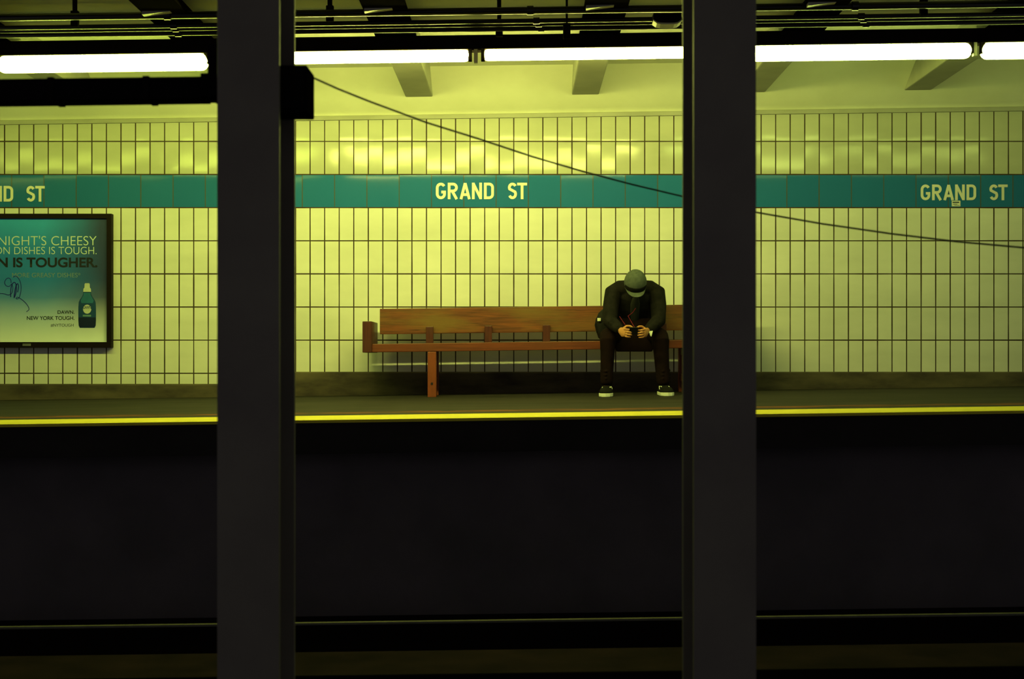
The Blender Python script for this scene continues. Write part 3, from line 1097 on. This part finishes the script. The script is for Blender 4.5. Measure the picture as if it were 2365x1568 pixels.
# --- jacket
m = MB()
m.tube([pel + Vector((0, 0.0, 0.020)), pel + Vector((0, 0.015, 0.08)), P(1465, 730, 12.76), P(1465, 700, 12.68), P(1466, 680, 12.62), P(1466.5, 667, 12.60)],
       [(0.185, 0.135), (0.180, 0.130), (0.188, 0.128), (0.190, 0.125), (0.165, 0.105), (0.095, 0.080)], 28, side=(1, 0, 0))
for s in (-1, 1):
    m.tube([P(1466.5 + 14 * s, 664, 12.60), P(1466.5 + 34 * s, 666, 12.61), sh[s], sh[s] * 0.55 + el[s] * 0.45 + Vector((s * 0.008, 0, 0)), el[s] + Vector((s * 0.004, 0.01, 0)), el[s] * 0.5 + wr[s] * 0.5, wr[s] * 0.92 + el[s] * 0.08],
           [0.068, 0.074, 0.078, 0.072, 0.064, 0.056, 0.043], 18)
    # cloth folds at the elbow
    for k in range(3):
        c0 = el[s] + (wr[s] - el[s]) * (0.12 + 0.2 * k)
        m.tube([c0 + Vector((-0.045, -0.03, 0.02)), c0 + Vector((0, -0.052, -0.006 - 0.004 * k)), c0 + Vector((0.045, -0.03, 0.012))], 0.011, 8)
# hem folds over the lap
for k in range(4):
    xx = -0.11 + 0.07 * k
    m.tube([pel + Vector((xx, -0.125, 0.12)), pel + Vector((xx + 0.03, -0.14, 0.05)), pel + Vector((xx + 0.02, -0.12, 0.0))], 0.016, 8)
jk = m.fused('jacket', jacketm, man, 0.0065, 14)
# collar
m = MB()
rings = []
for k in range(17):
    q = math.radians(-60 + 300 * k / 16)
    rings.append(q)
pts = [neck0 + Vector((math.cos(q) * 0.083, math.sin(q) * 0.070, 0.006 + 0.012 * math.sin(q))) for q in rings]
m.tube(pts, [(0.026, 0.010)] * len(pts), 10, side=(0, -0.45, 1))
m.build('collar', jacketm, jk, smooth=True)
# shirt front showing between the open jacket edges
m = MB()
m.tube([P(1468, 690, 12.50), P(1467, 702, 12.53), P(1466, 718, 12.58), P(1466, 745, 12.63)], [(0.030, 0.02), (0.042, 0.022), (0.040, 0.022), (0.035, 0.02)], 14, side=(1, 0, 0))
m.build('shirt_front', shirtm, man, smooth=True)
m = MB()
c = wr[1] + Vector((0.018, -0.008, -0.020))
m.loft([[c + Vector((-0.012, -0.012, 0.014)), c + Vector((0.024, -0.010, 0.016)), c + Vector((0.024, -0.006, 0.016)), c + Vector((-0.012, -0.008, 0.014))],
        [c + Vector((0.004, -0.018, -0.030)), c + Vector((0.012, -0.018, -0.032)), c + Vector((0.012, -0.014, -0.032)), c + Vector((0.004, -0.014, -0.030))]])
tag(m.build('shirt_cuff', solem, man), 'white shirt cuff hanging below the sleeve')

# --- trousers
m = MB()
m.tube([pel + Vector((-0.07, 0.02, -0.01)), pel + Vector((0.07, 0.02, -0.01))], 0.102, 18)
for s in (-1, 1):
    sx = {-1: 0.0, 1: 0.006}[s]
    m.tube([hip[s] + Vector((0, 0.05, 0.0)), hip[s], hip[s] * 0.5 + kn[s] * 0.5, kn[s] + Vector((0, 0.03, 0.004)), kn[s] + Vector((0, -0.012, -0.03)), kn[s] * 0.7 + an[s] * 0.3, kn[s] * 0.35 + an[s] * 0.65, an[s] + Vector((0, 0.0, 0.035))],
           [0.092, 0.096, 0.086, 0.076, 0.071 + sx, 0.062 + sx, 0.056 + sx, 0.054 + sx], 18)
    for k in range(3):
        c0 = an[s] + Vector((0, 0, 0.055 + 0.035 * k))
        m.tube([c0 + Vector((-0.052 - sx, 0, 0.004)), c0 + Vector((-0.01, -0.056 - sx, -0.004 * (k - 1))), c0 + Vector((0.052 + sx, 0, 0.006))], 0.008, 8)
m.loft([[(X(a, dd_), dd_, Z(y, dd_)) for a, dd_, y in row] for row in (
    ((1424, 12.62, 735), (1508, 12.62, 735), (1508, 12.72, 735), (1424, 12.72, 735)),
    ((1420, 12.50, 770), (1510, 12.50, 770), (1510, 12.62, 768), (1420, 12.62, 768)),
    ((1419, 12.49, 800), (1511, 12.49, 800), (1511, 12.545, 800), (1419, 12.545, 800)),
    ((1424, 12.49, 812), (1506, 12.49, 812), (1506, 12.54, 812), (1424, 12.54, 812)))])
m.fused('trousers', trousm, man, 0.0065, 4)

# --- cap: dome and brim
def cap_pt(th, ph, r=1.0):
    # th from the crown, ph round the head (0 = +x, 90 = face)
    return HC + t_up * 0.004 + (t_up * math.cos(th) * 0.118 + (t_x * math.cos(ph) * 0.099 + t_face * math.sin(ph) * 0.112) * math.sin(th)) * r
rings = []
for k in range(1, 13):
    th = math.radians(4 + 94 * (k - 1) / 11)
    rings.append([cap_pt(th, 2 * math.pi * i / 32) for i in range(32)])
for k in range(11, 0, -2):
    th = math.radians(4 + 94 * (k - 1) / 11)
    rings.append([cap_pt(th, 2 * math.pi * i / 32, 0.955) for i in range(32)])
m = MB()
m.loft(rings)
capo = m.build('cap', capm, man, smooth=True)
tag(capo, 'grey-green baseball cap tipped down over the face')
m = MB()
rows = []
for k in range(7):
    q = k / 6
    row = []
    for i in range(13):
        ph = math.radians(18 + 144 * i / 12)
        base = cap_pt(math.radians(97), ph)
        ext = t_face * (0.088 * math.sin(ph) ** 0.7 * q) + t_up * (0.034 * q * math.sin(ph) - 0.018 * (math.cos(ph) ** 2) * (0.6 + q * 0.4)) + t_x * (-0.012 * q * math.cos(ph))
        row.append(base + ext)
    rows.append(row)
top = [[m.v(p) for p in r] for r in rows]
bot = [[m.v(p - t_up * 0.005) for p in r] for r in rows]
for k in range(6):
    for i in range(12):
        m.face([top[k][i], top[k][i + 1], top[k + 1][i + 1], top[k + 1][i]])
        m.face([bot[k][i], bot[k + 1][i], bot[k + 1][i + 1], bot[k][i + 1]])
for i in range(12):
    m.face([top[6][i], top[6][i + 1], bot[6][i + 1], bot[6][i]])
    m.face([top[0][i], bot[0][i], bot[0][i + 1], top[0][i + 1]])
for k in range(6):
    m.face([top[k][0], top[k + 1][0], bot[k + 1][0], bot[k][0]])
    m.face([top[k][12], bot[k][12], bot[k + 1][12], top[k + 1][12]])
m.build('brim', capm, capo, smooth=True)
m = MB()  # dark strip standing in for the shaded crease between crown and brim
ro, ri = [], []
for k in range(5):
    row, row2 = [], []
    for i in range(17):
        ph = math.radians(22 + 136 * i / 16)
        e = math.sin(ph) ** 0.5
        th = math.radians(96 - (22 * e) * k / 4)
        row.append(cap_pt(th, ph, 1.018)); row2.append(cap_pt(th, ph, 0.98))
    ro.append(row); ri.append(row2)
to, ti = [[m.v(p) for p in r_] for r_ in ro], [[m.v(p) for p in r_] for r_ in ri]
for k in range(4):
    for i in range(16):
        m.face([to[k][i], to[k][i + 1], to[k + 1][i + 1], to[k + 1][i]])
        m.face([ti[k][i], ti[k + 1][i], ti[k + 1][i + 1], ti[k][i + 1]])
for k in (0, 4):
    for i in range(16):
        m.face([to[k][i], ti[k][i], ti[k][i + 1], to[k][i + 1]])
tag(m.build('crease_shade', shoem, capo, smooth=True), 'dark strip of painted shade where the brim joins the crown')
m = MB()
m.ellipsoid(cap_pt(0, 0), t_x * 0.009, t_face * 0.009, t_up * 0.006, 12, 8)
m.build('cap_button', capm, capo, smooth=True)
# hair under the back of the cap
m = MB()
hr = []
for k in range(5):
    th = math.radians(88 + 9 * k)
    hr.append(th)
rings = [[HC + t_up * 0.004 + t_up * math.cos(th) * 0.110 + (t_x * math.cos(ph) * 0.086 + t_face * math.sin(ph) * 0.100) * (1 - 0.04 * j)
          for ph in [math.radians(170 + 200 * i / 16) for i in range(17)]] for j, th in enumerate(hr)]
tp = [[m.v(p) for p in r] for r in rings]
bt = [[m.v(HC + (p - HC) * 0.93) for p in r] for r in rings]
for a_, b_ in zip(tp, tp[1:]):
    for i in range(16):
        m.face([a_[i], a_[i + 1], b_[i + 1], b_[i]])
for a_, b_ in zip(bt, bt[1:]):
    for i in range(16):
        m.face([a_[i], b_[i], b_[i + 1], a_[i + 1]])
for r1, r2 in ((tp[0], bt[0]), (tp[-1], bt[-1])):
    for i in range(16):
        m.face([r1[i], r2[i], r2[i + 1], r1[i + 1]])
m.build('hair', hairm, man, smooth=True)

# --- shoes
for s in (-1, 1):
    ax = an[s]
    yaw = 0.10 * s
    ca, sa = math.cos(yaw), math.sin(yaw)
    def sp(u, v, w):       # u sideways, v forward from the ankle, w above the floor
        gx, gy = ax.x + u * ca + v * sa, ax.y + u * sa * -1 * -1 * 0 - v * ca
        return Vector((gx, gy, floor_z(gx, gy) + w))
    outline = [(-0.038, -0.075), (-0.044, -0.02), (-0.050, 0.07), (-0.060, 0.13), (-0.056, 0.175), (-0.036, 0.202), (0.0, 0.212), (0.036, 0.202), (0.056, 0.175), (0.060, 0.13), (0.050, 0.07), (0.044, -0.02), (0.038, -0.075), (0.0, -0.09)]
    m = MB()
    m.loft([[sp(u * k, v, w) for u, v in outline] for w, k in ((0.0005, 0.96), (0.004, 1.03), (0.026, 1.04), (0.030, 1.0))])
    def rnd(h):
        return h
    upo = MB()
    lay = [(0.026, 0.97, 1.0), (0.045, 0.95, 0.98), (0.062, 0.86, 0.86), (0.076, 0.74, 0.62), (0.090, 0.70, 0.34), (0.112, 0.72, 0.20)]
    upo.loft([[sp(u * k, min(v, -0.09 + (v + 0.09) * f), w) for u, v in outline] for w, k, f in lay])
    sh_o = upo.build('shoe', shoem, man, smooth=True)
    tag(sh_o, 'black canvas shoe with white rubber sole')
    m.build('sole', solem, sh_o, smooth=False)
    m = MB()
    for side in (-1, 1):
        for k in range(3 if side == -s else 1):
            u = side * (0.037 + 0.0065 * k)
            m.tube([sp(u, 0.135 - 0.018 * k, 0.052), sp(u * 0.97, 0.105 - 0.018 * k, 0.066), sp(u * 0.86, 0.075 - 0.016 * k, 0.078)], 0.0038, 8)
    m.build('stripe', solem, sh_o, smooth=True)

# --- phone and cord
phc = P(1463.5, 764, 12.115)
ph = empty('phone', phc, 'dark phone held in both hands of the seated person', 'phone')
m = MB()
ax_ = Vector((1, 0, 0)); ay_ = Vector((0, -0.55, 0.83)).normalized(); an_ = ax_.cross(ay_)
def pbox(mm, w, h, t, off=0.0):
    vs = []
    for k in (-1, 1):
        for (a_, b_) in ((-1, -1), (1, -1), (1, 1), (-1, 1)):
            vs.append(mm.v(phc + ax_ * w * a_ + ay_ * h * b_ + an_ * (t * k + off)))
    for f in ((0, 3, 2, 1), (4, 5, 6, 7), (0, 1, 5, 4), (1, 2, 6, 5), (2, 3, 7, 6), (3, 0, 4, 7)):
        mm.face([vs[i] for i in f])
pbox(m, 0.036, 0.036, 0.005)
m.build('phone_case', simple('black_phone_case', (0.015, 0.015, 0.016), None, 0.4, 0.4), ph, bevel=0.003)
m = MB()
pbox(m, 0.032, 0.032, 0.0005, -0.0054)
m.build('screen', simple('dark_phone_glass', (0.01, 0.01, 0.012), None, 0.15, 0.5), ph)
redm = simple('red_cord', (0.16, 0.010, 0.03), (0.12, 0.007, 0.022), 0.6, 0.2, scale=30)
m = MB()
m.tube([P(1468, 712, 12.46), P(1461, 722, 12.42), P(1450.5, 730, 12.36), P(1458, 743, 12.25), P(1466, 757, 12.13)], 0.0032, 8, side=(0, 1, 0.2))
tag(m.build('earphone_cord', redm, smooth=True), 'thin red cord running from the collar down to the phone', 'cord')
m = MB()
m.tube([P(1431, 731, 12.36), P(1437, 740, 12.30), P(1444, 750, 12.22)], 0.0030, 8, side=(0, 1, 0.2))
m.build('drawstring', redm, jk, smooth=True)

# --- bag on the bench beside the person
bgx = X(1397, 12.70)
zs = ZSEAT + S * bgx
bag = empty('shoulder_bag', (bgx, 12.70, zs), 'black shoulder bag with a small white tag on the bench beside the person', 'bag')
bagm = simple('black_bag_nylon', (0.008, 0.008, 0.010), (0.005, 0.005, 0.007), 0.7, 0.2, scale=14, bump=0.2)
m = MB()
def rr(cx, cy, w, h, z, n=20):
    return [(cx + w * (abs(math.cos(q)) ** 0.6) * math.copysign(1, math.cos(q)), cy + h * (abs(math.sin(q)) ** 0.6) * math.copysign(1, math.sin(q)), z) for q in [2 * math.pi * i / n for i in range(n)]]
m.loft([rr(bgx + 0.018, 12.70, 0.050, 0.045, zs + 0.002), rr(bgx + 0.010, 12.70, 0.070, 0.062, zs + 0.03), rr(bgx + 0.0, 12.70, 0.082, 0.070, zs + 0.10), rr(bgx, 12.70, 0.085, 0.070, zs + 0.18), rr(bgx + 0.012, 12.71, 0.070, 0.058, zs + 0.25), rr(bgx + 0.028, 12.72, 0.042, 0.035, zs + 0.29)])
m.build('bag_body', bagm, bag, smooth=True)
m = MB()
m.tube([(bgx - 0.03, 12.70, zs + 0.25), (bgx - 0.075, 12.68, zs + 0.20), (bgx - 0.088, 12.67, zs + 0.14), (bgx - 0.075, 12.66, zs + 0.08)], [(0.012, 0.006)] * 4, 10, side=(0, 1, 0))
m.build('strap', bagm, bag, smooth=True)
m = MB()
c = P(1383.5, 738, 12.62)
m.box(c.x - 0.015, c.x + 0.015, 12.612, 12.618, c.z - 0.014, c.z + 0.014)
m.build('tag', solem, bag, bevel=0.002)
